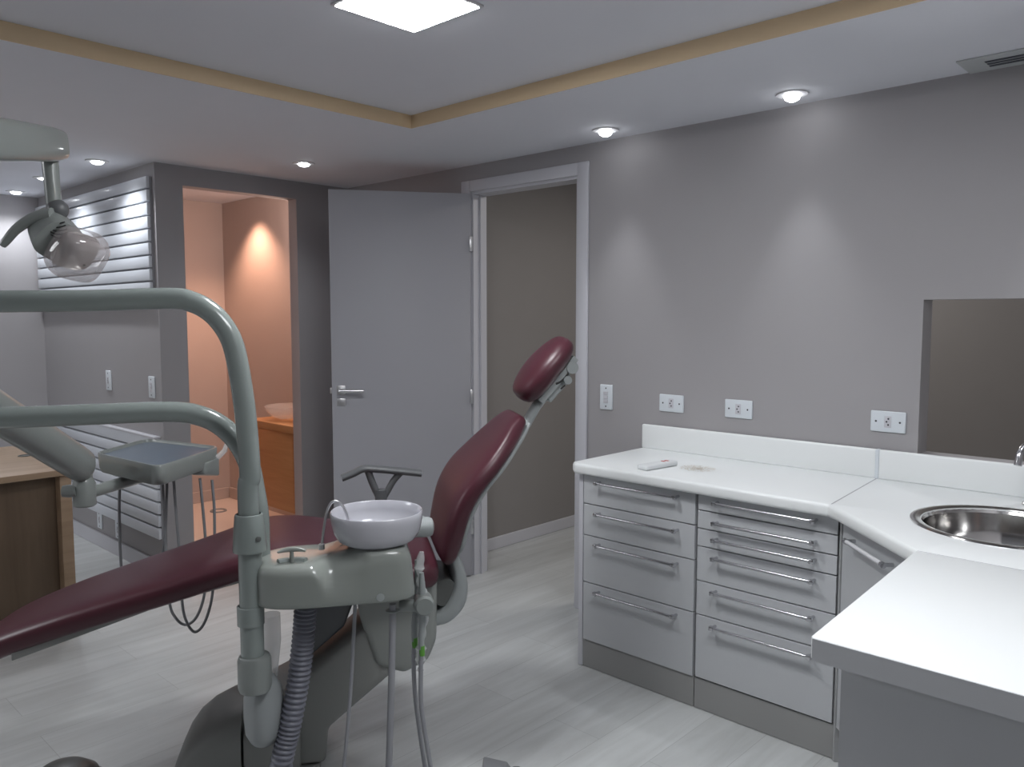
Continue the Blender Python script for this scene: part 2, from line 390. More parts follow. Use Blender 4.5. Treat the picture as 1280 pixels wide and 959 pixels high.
# worktops
ZT0, ZT1 = .802, .845
def slab(poly, bull, extra=None):
    """poly (counter-clockwise plan), bull: rounding radius of all edges"""
    return MB().prism([Vector((x, y, ZT0)) for x, y in poly], (0, 0, ZT1-ZT0), 0, bull)
t1 = thing('worktop', (2.77, 1.52, ZT0), 'white worktop run with upstand over the drawer cabinets', 'countertop', 'white worktops')
slab([(2.53, 2.058), (2.503, 2.03), (2.4905, .979), (BX, 1.024), (BX, 2.058)], .012).build('slab', 'top', t1, smooth=50)
MB().box((BX-.02, 1.036, ZT1-.002), (BX, 2.056, .951), .007, seg=3).build('upstand', 'top', t1, smooth=50)
SK = Vector((2.571, .519, 0)); SR = .232
t2 = thing('corner_worktop', (2.6, .5, ZT0), 'white corner worktop holding the round steel sink', 'countertop', 'white worktops')
def slab_hole(poly, cx, cy, r):
    bm = bmesh.new(); n = 48; m = MB()
    out = []; P = [Vector((x, y)) for x, y in poly]
    for k in range(n):          # match the hole rim to the outline by casting rays
        an = 2*PI*k/n; d_ = Vector((math.cos(an), math.sin(an))); best = None
        for i in range(len(P)):
            p0, p1 = P[i], P[(i+1) % len(P)]; ed = p1-p0; den = d_.x*ed.y-d_.y*ed.x
            if abs(den) < 1e-9: continue
            q = p0-Vector((cx, cy)); tt = (q.x*ed.y-q.y*ed.x)/den; uu = (q.x*d_.y-q.y*d_.x)/den
            if tt > 0 and -1e-6 <= uu <= 1+1e-6 and (best is None or tt < best): best = tt
        out.append((an, best))
    angs = [(an, Vector((cx, cy))+Vector((math.cos(an), math.sin(an)))*t_) for an, t_ in out]
    for q in P: angs.append((math.atan2(q.y-cy, q.x-cx) % (2*PI), q))
    angs.sort(key=lambda z: z[0]); N = len(angs)
    inn = [Vector((cx+r*math.cos(an), cy+r*math.sin(an))) for an, _ in angs]; ot = [q for _, q in angs]
    cen = Vector((cx, cy))
    def ins(q, dlt): return q+(cen-q).normalized()*dlt
    R = [[Vector((*p, ZT0)) for p in inn], [Vector((*p, ZT0)) for p in [ins(q, .010) for q in ot]], [Vector((*ins(q, .003), ZT0+.004)) for q in ot], [Vector((*q, ZT0+.012)) for q in ot], [Vector((*q, ZT1-.012)) for q in ot], [Vector((*ins(q, .003), ZT1-.004)) for q in ot], [Vector((*ins(q, .010), ZT1)) for q in ot], [Vector((*p, ZT1)) for p in inn]]
    m.rings(R, cap=False); m.rings([R[-1], R[0]], cap=False); return m
slab_hole([(BX, 1.042), (2.4905, .997), (2.480, .978), (2.138, .626), (2.138, -.14), (BX, -.14)], SK.x, SK.y, SR-.012).build('slab', 'top', t2, smooth=50)
MB().box((BX-.02, -.14, ZT1-.002), (BX, 1.030, .951), .007, seg=3).build('upstand', 'top', t2, smooth=50)
MB().box((BX-.023, 1.026, ZT1-.001), (BX, 1.040, .9515), .003).build('joint_strip', 'plate', t2, smooth=0)
MB().prism([Vector(q) for q in ((BX, 1.036, ZT1), (2.500, .9905, ZT1), (2.500, .9865, ZT1), (BX, 1.032, ZT1))], (0, 0, .0005)).build('joint_strip', 'seam', t2, smooth=0)
MB().prism([Vector(q) for q in ((2.1425, .628, ZT1), (2.1425, -.13, ZT1), (2.1405, -.13, ZT1), (2.1405, .628, ZT1))], (0, 0, .0005)).build('seam', 'seam', t2, smooth=0)
snk = thing('round_sink', (SK.x, SK.y, ZT1), 'round polished steel sink set into the corner worktop', 'sink')
zz = ZT1
MB().lathe([(SR+.018, zz+.0005), (SR+.017, zz+.004), (SR+.004, zz+.005), (SR-.010, zz+.001), (SR-.016, zz-.012)], (SK.x, SK.y, 0), 64, cap=False).build('rim', 'steel', snk)
MB().lathe([(SR-.016, zz-.012), (SR-.020, zz-.06), (SR-.030, zz-.11), (SR-.060, zz-.145), (SR-.12, zz-.158), (.03, zz-.162)], (SK.x, SK.y, 0), 64, cap=False).build('basin', 'steel', snk)
MB().lathe([(.034, zz-.1612), (.030, zz-.158), (.022, zz-.163), (.004, zz-.163)], (SK.x, SK.y, 0), 32).build('drain', 'chrome', snk)
fc = thing('faucet', (2.94, .50, ZT1), 'chrome faucet at the back of the sink, only its edge in view', 'faucet')
MB().lathe([(.026, ZT1), (.026, ZT1+.006), (.018, ZT1+.012), (.016, ZT1+.12)], (2.915, .53, 0), 24).build('base', 'chrome', fc)
MB().tube(smoothpath([(2.915, .53, ZT1+.11), (2.915, .53, ZT1+.17), (2.88, .54, ZT1+.195), (2.83, .55, ZT1+.175), (2.815, .553, ZT1+.135)]), .011, 14).build('spout', 'chrome', fc)
# desk-height peninsula
dk = thing('side_counter', (1.78, .2, 0), 'white side counter with grey end panel, jutting towards the camera', 'countertop')
slab([(2.142, .632), (1.428, .594), (1.422, .588), (1.431, -.14), (2.142, -.14)], .003).build('slab', 'top', dk, smooth=50)
MB().prism([Vector(q) for q in ((1.4185, .588, ZT0), (1.4275, -.14, ZT0), (1.4305, -.14, ZT0), (1.4215, .588, ZT0))], (0, 0, ZT1-ZT0-.001)).build('edge_shade', 'drawer', dk, smooth=0)  # greyer strip added over the slab edge, its colour stands in for shade
MB().box((1.475, -.13, .002), (1.495, .555, ZT0-.001)).build('end_panel', 'drawer', dk, smooth=0)
MB().box((1.495, .530, .002), (2.18, .550, ZT0-.001)).build('front_panel', 'drawer', dk, smooth=0)

# ------------------------------------------------------------------ things on the worktop
q0, q1 = onz(803, 588, ZT1), onz(843, 581, ZT1)
rd = (q1-q0); rl = rd.length; rd.normalize(); rn = Vector((-rd.y, rd.x, 0))
if rn.y < 0: rn = -rn
mid = (q0+q1)/2
mwR = Matrix(((rd.x, rn.x, 0, mid.x), (rd.y, rn.y, 0, mid.y), (0, 0, 1, ZT1), (0, 0, 0, 1)))
rm = thing('remote_control', mid+Vector((0, 0, 0)), 'small white remote control lying on the worktop', 'remote control')
ORG[rm.name] = (Vector((mid.x, mid.y, ZT1)), 0); rm.location = (mid.x, mid.y, ZT1)
MB().box((-rl*.52, -.026, .001), (rl*.46, .026, .021), .007, 0, mwR, 3).build('case', 'remote', rm)
for x in (.15, .26): MB().box((rl*x-.006, -.008, .020), (rl*x+.004, .010, .0225), .001, 0, mwR).build('button', 'red', rm)
dm = MB(); dc = onz(872, 586, ZT1)
for i in range(480):
    r = .058*random.random()**.75; an = random.random()*2*PI; sz = random.uniform(.0010, .0034)
    p_ = dc+Vector((r*math.cos(an)*1.1, r*math.sin(an)*1.2, 0)); an2 = random.random()*PI; dz_ = random.uniform(.0003, .0022)
    vs = [p_+Vector((math.cos(an2+k*PI/2.5)*sz, math.sin(an2+k*PI/2.5)*sz, dz_)) for k in range(5)]
    dm.add(vs, [[0, 1, 2, 3, 4]])
o = dm.build('plaster_dust', 'dust', org=dc, smooth=0, fix=False); tag(o, 'patch of beige plaster dust on the worktop beside the remote control', 'dust', kind='stuff')

# ------------------------------------------------------------------ wall plates
def wplate(axis, x, y, z, w_, h_, label, kind, group, screws='h', name='wall_socket'):
    """plate on a wall facing -X"""
    t = thing(name, (x, y, z), label, kind, group)
    MB().box((x-.009, y-w_/2, z-h_/2), (x, y+w_/2, z+h_/2), .004, seg=3).build('plate', 'plate', t)
    for sgn in (-1, 1):
        p_ = (x-.0092, y+sgn*w_*.34, z) if screws == 'h' else (x-.0092, y, z+sgn*h_*.36)
        MB().lathe([(.0038, 0), (.0030, .0012)], p_, 12, axis=(-1, 0, 0)).build('screw', 'hole', t)
    if name == 'wall_socket':
        ins = MB().box((x-.0105, y-.012, z-.021), (x-.0085, y+.012, z+.021), .001).build('insert', 'white', t)
        for dz_ in (-.011, 0, .011): MB().lathe([(.0034, 0), (.0032, .0004)], (x-.0106, y+(.004 if dz_ == 0 else -.002), z+dz_), 12, axis=(-1, 0, 0)).build('pin_hole', 'hole', ins)
    else:
        for dz_ in (-.019, 0, .019): MB().box((x-.012, y-.013, z+dz_-.008), (x-.008, y+.013, z+dz_+.008), .001).build('rocker', 'white', t)
    return t
wplate('x', X1, 2.268, 1.056, .072, .118, 'white vertical switch plate beside the door frame', 'light switch', 'wall plates', 'v', 'light_switch')
for y, lb in ((1.914, 'white wall socket above the worktop end nearest the door'), (1.594, 'middle one of the three white sockets above the worktop'), (1.006, 'white wall socket nearest the pass-through hatch')):
    wplate('x', X1, y, 1.053, .122, .076, lb, 'wall socket', 'sockets above the worktop')
wplate('x', XP, 5.033, 1.055, .074, .118, 'white wall socket plate on the partition under the upper slatted panel', 'wall socket', 'partition plates', 'v')
wplate('x', XP, 4.423, 1.05, .074, .118, 'white switch plate on the partition near the pilaster edge', 'light switch', 'partition plates', 'v', 'light_switch')
for y, z, lb in ((5.27, .17, 'small white socket low on the partition above the baseboard, nearer the desk'), (4.98, .16, 'small white socket low on the partition, nearer the pilaster')):
    wplate('x', XP, y, z, .074, .11, lb, 'wall socket', 'partition plates', 'v')

# ------------------------------------------------------------------ wooden desk at left
t = thing('wooden_desk', (.7, 4.35, 0), 'honey oak office desk with dark front panel at the left edge', 'desk')
MB().box((-.35, 3.91, .722), (1.256, 4.83, .75), .002).build('desk_top', 'deskw', t, smooth=30)
MB().box((1.200, 3.93, .002), (1.248, 4.81, .722), .002).build('side_panel', 'deskw', t, smooth=30)
MB().box((-.33, 3.99, .06), (1.200, 4.01, .722)).build('front_panel', 'deskd', t, smooth=30)
g = onz(31, 570, .75)
MB().lathe([(.030, .7502), (.030, .7535), (.024, .754), (.023, .7505)], (g.x, g.y, 0), 28).build('cable_grommet', 'foot', t)

# ------------------------------------------------------------------ washroom
t = thing('vanity_counter', (2.87, 4.70, .19), 'orange oak vanity counter under warm light in the washroom', 'vanity')
MB().box((2.70, Y2+.095, .19), (3.045, 4.98, .700), .001).build('cabinet', 'vanity', t, smooth=30)
MB().box((2.688, Y2+.094, .702), (3.046, 5.0, .748), .002).build('top', 'vanity', t, smooth=30)
t = thing('glass_basin', (2.872, 4.76, .748), 'clear glass bowl basin standing on the vanity counter', 'basin')
MB().lathe([(.05, .7485), (.055, .753), (.110, .775), (.150, .812), (.163, .842), (.167, .843), (.158, .810), (.113, .767), (.055, .7486)], (2.872, 4.76, 0), 48, cap=False).build('bowl', 'glass', t)
rg = onz(273, 639, .004)
o = MB().lathe([(.044, .004), (.046, .012), (.058, .012), (.060, .004)], (rg.x, rg.y, 0), 40, cap=False).build('floor_ring', 'toe', org=rg)
tag(o, 'small round drain ring on the washroom floor', 'floor drain')

# ------------------------------------------------------------------ dental chair
def loft(stations, e=3.2, n=36, v0=0, cap_k=4, mb=None):
    """stations: (s, z, half width, half thickness) along the chair's middle plane; cushioned ends"""
    m = mb or MB(); P = [(Vector((a, b)), w_, h_) for a, b, w_, h_ in stations]; out = []
    def se(q): return math.copysign(abs(q)**(2/e), q)
    for i, (p_, w_, h_) in enumerate(P):
        a_ = P[max(0, i-1)][0]; b_ = P[min(len(P)-1, i+1)][0]; t_ = (b_-a_).normalized(); nn = Vector((-t_.y, t_.x)); r = []
        for k_ in range(n):
            an = 2*PI*k_/n; cv = w_*se(math.cos(an)); ch = h_*se(math.sin(an)); q = p_+nn*ch
            r.append(C(q.x, v0+cv, q.y))
        out.append(r)
    m.rings(out); return m
def refine(tab, k=5):
    pts = [Vector((a, b, w_, h_)) for a, b, w_, h_ in tab]; P = [pts[0]*2-pts[1]]+pts+[pts[-1]*2-pts[-2]]; out = []
    for i in range(1, len(P)-2):
        for j in range(k):
            t_ = j/k; a, b, c_, d_ = P[i-1:i+3]
            out.append(.5*((2*b)+(c_-a)*t_+(2*a-5*b+4*c_-d_)*t_*t_+(-a+3*b-3*c_+d_)*t_**3))
    out.append(P[-2]); return [(p_[0], p_[1], max(.004, p_[2]), max(.004, p_[3])) for p_ in out]
chair = thing('dental_chair', O, 'burgundy padded dental chair with raised backrest on grey base', 'dental chair', rot=ROT)
# seat and leg rest
seat = [(-.80, .415, .05, .012), (-.785, .425, .10, .026), (-.74, .452, .145, .036), (-.65, .500, .175, .041), (-.5, .553, .20, .043), (-.35, .597, .215, .045), (-.2, .640, .23, .046), (-.08, .676, .24, .047), (.03, .708, .25, .049), (.13, .712, .25, .049), (.25, .693, .25, .050), (.37, .665, .25, .053), (.48, .645, .245, .057), (.545, .643, .235, .056), (.578, .645, .21, .046), (.590, .646, .16, .022)]
loft(refine(seat), 3.4).build('seat', 'vinyl', chair, smooth=60)
MB().prism([C(a_, -.17, b_) for a_, b_ in ((-.62, .490), (-.2, .63), (0, .69), (.3, .66), (.50, .63), (.50, .585), (.3, .62), (0, .645), (-.2, .598), (-.62, .462))], V*.34, 0, .004).build('seat_frame', 'basep', chair, smooth=30)
# backrest: stations along the middle line
back = [(.612, .660, .165, .012), (.617, .672, .185, .026), (.625, .70, .20, .034), (.638, .76, .215, .038), (.660, .84, .228, .039), (.700, .91, .232, .038), (.760, .975, .215, .036), (.815, 1.035, .175, .034), (.850, 1.075, .135, .031), (.872, 1.100, .110, .020), (.878, 1.107, .09, .008)]
br = loft(refine(back), 3.6).build('backrest', 'vinyl', chair, smooth=60)
sh = [(.640, .655, .10, .008), (.664, .70, .15, .012), (.676, .76, .17, .014), (.698, .83, .185, .014), (.737, .895, .185, .014), (.795, .955, .165, .013), (.845, 1.012, .13, .012), (.885, 1.062, .10, .010), (.902, 1.085, .075, .005)]
loft(refine(sh), 4).build('back_shell', 'shell', br, smooth=60)
head = [(.887, 1.158, .03, .012), (.893, 1.166, .066, .032), (.908, 1.188, .096, .044), (.935, 1.224, .114, .050), (.965, 1.262, .118, .050), (.998, 1.298, .110, .047), (1.026, 1.329, .090, .039), (1.042, 1.347, .062, .028), (1.048, 1.354, .03, .010)]
hr = loft(refine(head), 2.25).build('headrest', 'vinyl', chair, smooth=60)
hb = MB()
hb.rings([[C(a_+dx, vv, b_+dz_) for (dx, dz_), vv in (((-.008, .007), -.05), ((-.008, .007), .05), ((.008, -.007), .05), ((.008, -.007), -.05))] for a_, b_ in ((.945, 1.152), (.985, 1.195), (1.03, 1.248), (1.065, 1.295))])
hb.tube([C(1.052, -.05, 1.262), C(1.052, .055, 1.262)], .020, 20).tube([C(1.035, -.045, 1.222), C(1.035, .06, 1.222)], .014, 18)
hb.prism([C(a_, -.03, b_) for a_, b_ in ((.965, 1.165), (1.05, 1.25), (1.055, 1.22), (.985, 1.145))], V*.06, 0, .004)
hb.build('headrest_bracket', 'shell', hr, smooth=40)
sl = MB(); sl.tube(smoothpath([C(1.045, .050, 1.262), C(1.034, .050, 1.238), C(1.014, .050, 1.218), C(.996, .050, 1.210)]), .0035, 8); sl.tube([C(1.026, .055, 1.205), C(1.012, .055, 1.193)], .003, 8)
sl.build('bracket_slot', 'dark', hr)
MB().tube([C(.905, 0, 1.07), C(.94, 0, 1.13), C(.985, 0, 1.185)], .016, 16, flat=1.8).build('headrest_post', 'shell', chair)
# far armrest
ar = MB(); va = -.31
ar.tube(smoothpath([C(.30, va, .853), C(.34, va, .868), C(.378, va, .884), (C(.43, va, .880)), C(.50, va, .871), C(.585, va, .859)]), .0135, 14, flat=1.7)
def strip(pts, w_, m_):
    for p0, p1 in zip(pts, pts[1:]):
        m_.tube([p0, p1], w_, 12, flat=1.4)
ar.tube(smoothpath([C(.392, va, .878), C(.405, va, .838), C(.420, va, .80), C(.432, va, .77)]), [.013]*17+[.012]*8, 10)
ar.tube(smoothpath([C(.512, va, .866), C(.485, va, .838), C(.462, va, .80), C(.445, va, .77)]), .012, 10)
ar.tube(smoothpath([C(.438, va, .805), C(.438, va, .74), C(.44, va, .68), C(.44, va+.06, .63), C(.44, va+.16, .60)]), .022, 12)
ar.build('armrest', 'arm', chair)
# near pivot cap, hinge cover, column, arm, base
pv = onv(530, 659, .27)
MB().lathe([(.004, -.04), (.028, -.038), (.030, .012), (.025, .024), (.012, .029), (.002, .030)], pv, 28, axis=U).tube([pv-U*.02, pv-V*.08-U*.0], .016, 14).build('pivot_cap', 'shell', chair)
hk = [(.640, .690, .10, .012), (.650, .660, .115, .018), (.663, .615, .12, .022), (.668, .565, .12, .028), (.655, .515, .12, .034), (.622, .475, .12, .030), (.58, .455, .11, .022)]
loft(refine(hk), 4).build('hinge_cover', 'shell', chair, smooth=50)
hi = MB(); hi.tube([C(.615, -.1, .55), C(.615, .105, .55)], .045, 24); hi.build('hinge_drum', 'foot', chair)
MB().prism([C(a_, -.13, b_) for a_, b_ in ((.335, .61), (.345, .50), (.395, .335), (.483, .300), (.560, .335), (.588, .40), (.592, .62))], V*.26, 0, .022).build('column', 'colp', chair, smooth=50)
MB().prism([C(a_, -.12, b_) for a_, b_ in ((-.04, .21), (.17, .305), (.318, .417), (.43, .52), (.53, .40), (.435, .292), (.245, .14), (.235, .03), (-.04, .03))], V*.235, 0, .015).build('lift_arm', 'basep', chair, smooth=50)
MB().prism([C(a_, -.10, b_) for a_, b_ in ((.16, .33), (.30, .445), (.36, .60), (.22, .60), (.20, .45))], V*.16, 0, .01).build('lift_bracket', 'arm', chair, smooth=50)
bs = MB()
def basering(s_, top, hw, n=28):
    r = []
    for k_ in range(n):
        an = 2*PI*k_/n; x_ = math.copysign(abs(math.cos(an))**(2/3.2), math.cos(an)); y_ = math.copysign(abs(math.sin(an))**(2/3.2), math.sin(an))
        r.append(C(s_, hw*x_, .012+(top-.012)*(.5+.5*y_)))
    return r
tab = [(-.225, .03, .10), (-.215, .06, .135), (-.195, .105, .155), (-.165, .148, .165), (-.12, .186, .17), (-.06, .216, .172), (-.012, .229, .170)]
bs.rings([basering(*q) for q in tab]); bs.build('base_cover', 'basep', chair, smooth=50)
MB().rings([basering(*q) for q in ((-.004, .205, .165), (.04, .212, .165), (.10, .207, .165), (.145, .19, .160), (.16, .16, .15))]).build('base_front_cover', 'basep', chair, smooth=50)
MB().prism([C(a_, b_, .001) for a_, b_ in ((-.2, -.13), (.20, -.13), (.22, -.11), (.22, .10), (.20, .12), (-.2, .12), (-.22, .10), (-.22, -.11))], (0, 0, .025), 0, .008).build('base_plate', 'basep', chair, smooth=40)

# ------------------------------------------------------------------ cuspidor unit
PS, PV = .067, .50
cu = thing('cuspidor_unit', C(PS, PV, 0), 'pale grey spittoon unit with white bowl on a vertical pole', 'dental unit', rot=ROT)
pole = MB().lathe([(.0295, .485), (.0295, .862)], C(PS, PV, 0), 32).build('pole', 'tube', cu)
MB().lathe([(.042, .835), (.0425, .842), (.039, .885), (.0355, .925), (.034, .930), (.030, .931)], C(PS, PV, 0), 36, cap=False).build('collar', 'tube', cu)
MB().lathe([(.003, 0), (.007, .001), (.007, .004), (.004, .005)], C(PS+.024, PV+.033, .872), 14, axis=V+U*.6).build('lock_screw', 'foot', cu)
MB().lathe([(.030, .640), (.034, .642), (.034, .690), (.030, .692)], C(PS-.002, PV, 0), 36, cap=False).build('ring', 'tube', cu)
MB().lathe([(.030, .560), (.038, .558), (.0425, .548), (.0425, .478), (.039, .466), (.028, .464)], C(PS+.004, PV, 0), 36).build('sleeve', 'plast', cu)
# body: plan outline sampled, stacked with rounded top, hump under the bowl and a scoop in the front
def plan(n=160):
    s0, s1, v0_, v1 = .070, .487, .335, .572; out = []
    cs, cv, hs, hv = (s0+s1)/2, (v0_+v1)/2, (s1-s0)/2, (v1-v0_)/2
    for k_ in range(n):
        an = 2*PI*k_/n; ca, sa = math.cos(an), math.sin(an)
        e = 3.0 if ca < 0 else 6
        out.append((cs+hs*math.copysign(abs(ca)**(2/e), ca), cv+hv*math.copysign(abs(sa)**(2/e), sa)))
    return out, cs, cv
pl, pcs, pcv = plan()
def top_z(s_): x_ = max(0, min(1, (s_-.235)/.13)); return .803+.030*(3*x_*x_-2*x_**3)
def bodypt(s_, v_, fr, inset):
    ds, dv = s_-pcs, v_-pcv; l = math.hypot(ds, dv); kk = max(0, 1-inset/l); s2, v2 = pcs+ds*kk, pcv+dv*kk
    zt = top_z(s2); z0 = .692-.004*(s2-.07)/.42+.010*max(0, (s2-.07)/.42); z = z0+(zt-z0)*fr
    if v2 > .50:
        kz = max(0, min(1, (z-.712)/.10)); wd = .014+.056*kz
        f_ = max(0, 1-((s2-.288)/wd)**2); v2 -= .062*kz*f_
    s2 += (z-.70)*(-.10)*max(0, (s2-.40)/.087) if s2 > .40 else 0
    return C(s2, v2, z)
lev = [(0, .02), (.0, .006), (.04, 0), (.12, 0), (.2, 0), (.3, 0), (.4, 0), (.5, 0), (.6, 0), (.7, 0), (.78, .001), (.86, .005), (.92, .010), (.965, .018), (.99, .028), (1.0, .042), (1.0, .07), (1.0, .10)]
bd = MB().rings([[bodypt(s_, v_, fr, ins) for s_, v_ in pl] for fr, ins in lev]).build('body', 'body', cu, smooth=60)
em = MB(); em.lathe([(.004, 0), (.010, .0005), (.0105, .001), (.004, .0014)], C(.392, .5725, .713), 20, axis=V); em.build('emblem', 'shell', bd)
BS, BV = .390, .462; bc = C(BS, BV, 0)
MB().lathe([(.055, .832), (.060, .826), (.085, .829), (.105, .842), (.116, .862), (.1215, .890), (.1225, .912), (.1205, .9145), (.1180, .912), (.1165, .890), (.110, .866), (.098, .850), (.075, .842), (.03, .838), (.004, .8375)], bc, 64).build('bowl', 'bowl', cu, smooth=60)
sp = [onv(402, 684, .47), onv(405, 660, .47), onv(408, 642, .468), onv(413, 630, .466), onv(420, 626.5, .464), onv(427, 631, .462), onv(433, 642, .460), onv(437, 657, .458)]
spo = MB().tube(smoothpath(sp), .0035, 12); spo.lathe([(.008, -.006), (.008, .008), (.005, .010)], sp[0], 16); spo.build('water_spout', 'satin', cu)
ch = MB()
pz = .8035
p0 = onz(365, 703, pz); ch.tube([p0, p0+Vector((0, 0, .030))], [.006, .005], 14)
arc = [p0+U*(.046*math.sin(a_))-V*(.020*math.cos(a_)-.02)+Vector((0, 0, .034-.010*(1-math.cos(a_*1.2)))) for a_ in [(-1+2*i/16)*.85 for i in range(17)]]
ch.tube(arc, [.003+.004*math.sin(PI*i/16) for i in range(17)], 10); ch.build('cup_filler', 'body', cu)
arc2 = [p0+U*(.046*math.sin(a_))-V*(.026*math.cos(a_)-.012)+Vector((0, 0, .0005)) for a_ in [(-1+2*i/16)*.85 for i in range(17)]]
MB().tube(arc2, .009, 8, flat=1).build('cup_recess', 'tube', cu)
# hoses
def px_path(pts, v0_, v1_):
    n = len(pts); return [onv(x_, y_, v0_+(v1_-v0_)*i/(n-1)) for i, (x_, y_) in enumerate(pts)]
hp = smoothpath(px_path([(382, 758), (379, 800), (373, 850), (363, 905), (352, 955)], .47, .47)+[C(.10, .44, .03)], 60)
MB().tube(hp, [.0275+.0030*math.sin(i*2*PI/7.5) for i in range(len(hp))], 22).build('corrugated_hose', 'corr', cu, smooth=60)
def floor_end(p_, s_, v_): return [Vector((p_.x, p_.y, .10)), C(s_, v_, .012)]
for pts, r_, mt, v_ in (([(444, 752), (442, 800), (437, 880), (430, 957)], .0050, 'hosel', .47), ([(491, 755), (490.5, 800), (488.5, 880), (486, 957)], .0092, 'hosel', .50)):
    pa = px_path(pts, v_, v_); MB().tube(smoothpath(pa+[pa[-1]+Vector((0, 0, -.05))-U*.01, pa[-1]+Vector((0, 0, -pa[-1].z+.012))-U*.05-V*.05]), r_, 12).build('hose', mt, cu)
MB().lathe([(.018, 0), (.019, .002), (.013, .004), (.012, 0)], onv(491, 764, .50), 24, cap=False).build('hose_guide', 'shell', cu)
ho = MB(); c0 = onv(530, 755, .50); ho.lathe([(.004, -.03), (.026, -.03), (.027, .018), (.022, .024), (.004, .024)], c0, 28, axis=V)
ho.tube([onv(500, 757, .47), onv(532, 757, .49)], .016, 16); ho.build('instrument_holder', 'plast', cu)
for (a_, b_), (x2, y2), low in (((521, 700), (518, 802), [(517, 830), (519, 870), (524, 910), (531, 957)]), ((527, 716), (527, 812), [(526, 840), (526.5, 880), (531, 915), (538, 957)])):
    t_ = MB(); v_ = .455 if a_ == 521 else .49
    t_.tube([onv(a_, b_, v_), onv(a_+1, b_+20, v_), onv(a_+2, b_+45, v_), onv(x2, y2-20, v_), onv(x2, y2, v_)], [.006, .009, .012, .009, .007], 14)
    ins_ = t_.build('suction_handpiece', 'shell', cu)
    pa = px_path([(x2, y2)]+low, v_, v_); MB().tube(smoothpath(pa+[pa[-1]+Vector((0, 0, -.06))+U*.01, pa[-1]+Vector((0, 0, -pa[-1].z+.012))+U*.01-V*.06]), .0062, 12).build('hose', 'hosel', ins_)
    g_ = onv(x2+.5, y2+2, v_); MB().tube([g_+Vector((0, 0, .016)), g_-Vector((0, 0, .012))], .0078, 12).build('green_tag', 'green', ins_)
pls = smoothpath([onv(527, 690, .475), onv(524, 715, .475), onv(527, 738, .475), onv(529, 760, .475), onv(528, 790, .475), onv(526, 815, .475), onv(525, 838, .475)], 5)
MB().tube(pls, [(.011+.004*math.sin(i*1.9)+.003*math.sin(i*.8))*(.55 if i < 2 else 1) for i in range(len(pls))], 14).build('plastic_sleeve', 'cloud', cu)
# frosted bottle below the sleeve
bt = onv(329, 846, .455)
bb = onv(331, 927, .445)
ax = (bb-bt); ln = ax.length
MB().lathe([(.014, -.01), (.030, 0), (.042, ln*.12), (.048, ln*.3), (.049, ln*.6), (.046, ln*.85), (.036, ln*.97), (.01, ln)], bt, 36, axis=ax, sq=2.6).build('water_bottle', 'frost', cu, smooth=60)
MB().tube([onv(338, 768, .42), onv(340, 800, .42), onv(336, 848, .43)], [.026, .024, .022], 18).build('bottle_neck', 'cloud', cu)

# ------------------------------------------------------------------ instrument tray on swivel arm
tr = thing('instrument_tray', C(PS, .42, .80), 'grey swivel arm carrying a square tray with hanging hoses', 'instrument tray', rot=ROT)
E2 = onv(-75, 524, .42)
tp = [C(.084, .42, .80), C(.083, .42, .90), onv(318, 612, .42), onv(311, 580, .42), onv(297, 553, .42), onv(277, 533, .42), onv(252, 520.5, .42), onv(215, 515, .42), onv(120, 518, .42), onv(0, 522.5, .42), E2]
MB().tube(smoothpath(tp, 8), .0268, 24).build('swivel_tube', 'tube', tr)
ZTR = .955
J0 = E2+Vector((0, 0, .11)); EB = onv(104, 583, -.17)
MB().lathe([(.03, -.13), (.045, -.12), (.045, .05), (.035, .08), (.004, .085)], J0, 28).build('elbow_joint', 'tube', tr)
axd = (EB-J0).normalized()
sp_ = MB().tube([J0, J0+(EB-J0)*.1, J0+(EB-J0)*.5, J0+(EB-J0)*.93, EB, EB+axd*.018, EB+axd*.026], [.05, .056, .056, .056, .054, .042, .012], 28, flat=.72).build('spring_arm', 'plast', tr)
MB().tube([J0+(EB-J0)*.25+Vector((0, 0, .012))+V*.045, EB-axd*.1+Vector((0, 0, .010))+V*.043], .003, 8).build('arm_seam', 'tube', sp_)
kn = EB+Vector((0, 0, -.085))
MB().lathe([(.028, -.045), (.034, -.04), (.034, .03), (.024, .05)], kn, 24).tube([EB+Vector((0, 0, -.01)), kn], .026, 18).build('knuckle', 'plast', tr)
kb = onv(87, 614, -.15); MB().lathe([(.004, -.02), (.018, -.02), (.021, 0), (.018, .02), (.004, .022)], kb, 20, axis=-U).tube([kb, kn+Vector((0, 0, -.015))], .010, 12).build('clamp_knob', 'plast', tr)
TC = [onz(x_, y_, ZTR) for x_, y_ in ((117, 568), (184, 549.5), (277, 560), (198, 586))]   # left, back, right, front corners
def rounded(cs_, r_, n=6):
    out = []; N_ = len(cs_)
    for i in range(N_):
        a_, b_, c_ = cs_[i-1], cs_[i], cs_[(i+1) % N_]; p_ = b_+(a_-b_).normalized()*r_; q_ = b_+(c_-b_).normalized()*r_
        for k_ in range(n+1):
            t_ = k_/n; out.append(p_*(1-t_)**2+b_*2*t_*(1-t_)+q_*t_*t_)
    return out
ol = rounded(TC, .055); cen = sum(TC, Vector())/4
def off(o_, kk, z_): return [cen+(p_-cen)*kk+Vector((0, 0, z_)) for p_ in o_]
MB().rings([off(ol, .86, -.062), off(ol, .95, -.060), off(ol, .985, -.045), off(ol, 1.0, 0), off(ol, .99, .006), off(ol, .955, .006), off(ol, .94, -.006), off(ol, .93, -.007)], cap=True).build('tray_body', 'plast', tr, smooth=50)
MB().rings([off(ol, .925, -.0065), off(ol, .925, -.0045)]).build('tray_mat', 'tray', tr, smooth=0)
MB().tube([kn+Vector((0, 0, -.005)), cen+Vector((0, 0, -.075))], .020, 14, flat=1).build('support_bar', 'plast', tr)
hb_ = MB(); R_, F_ = TC[2], TC[3]
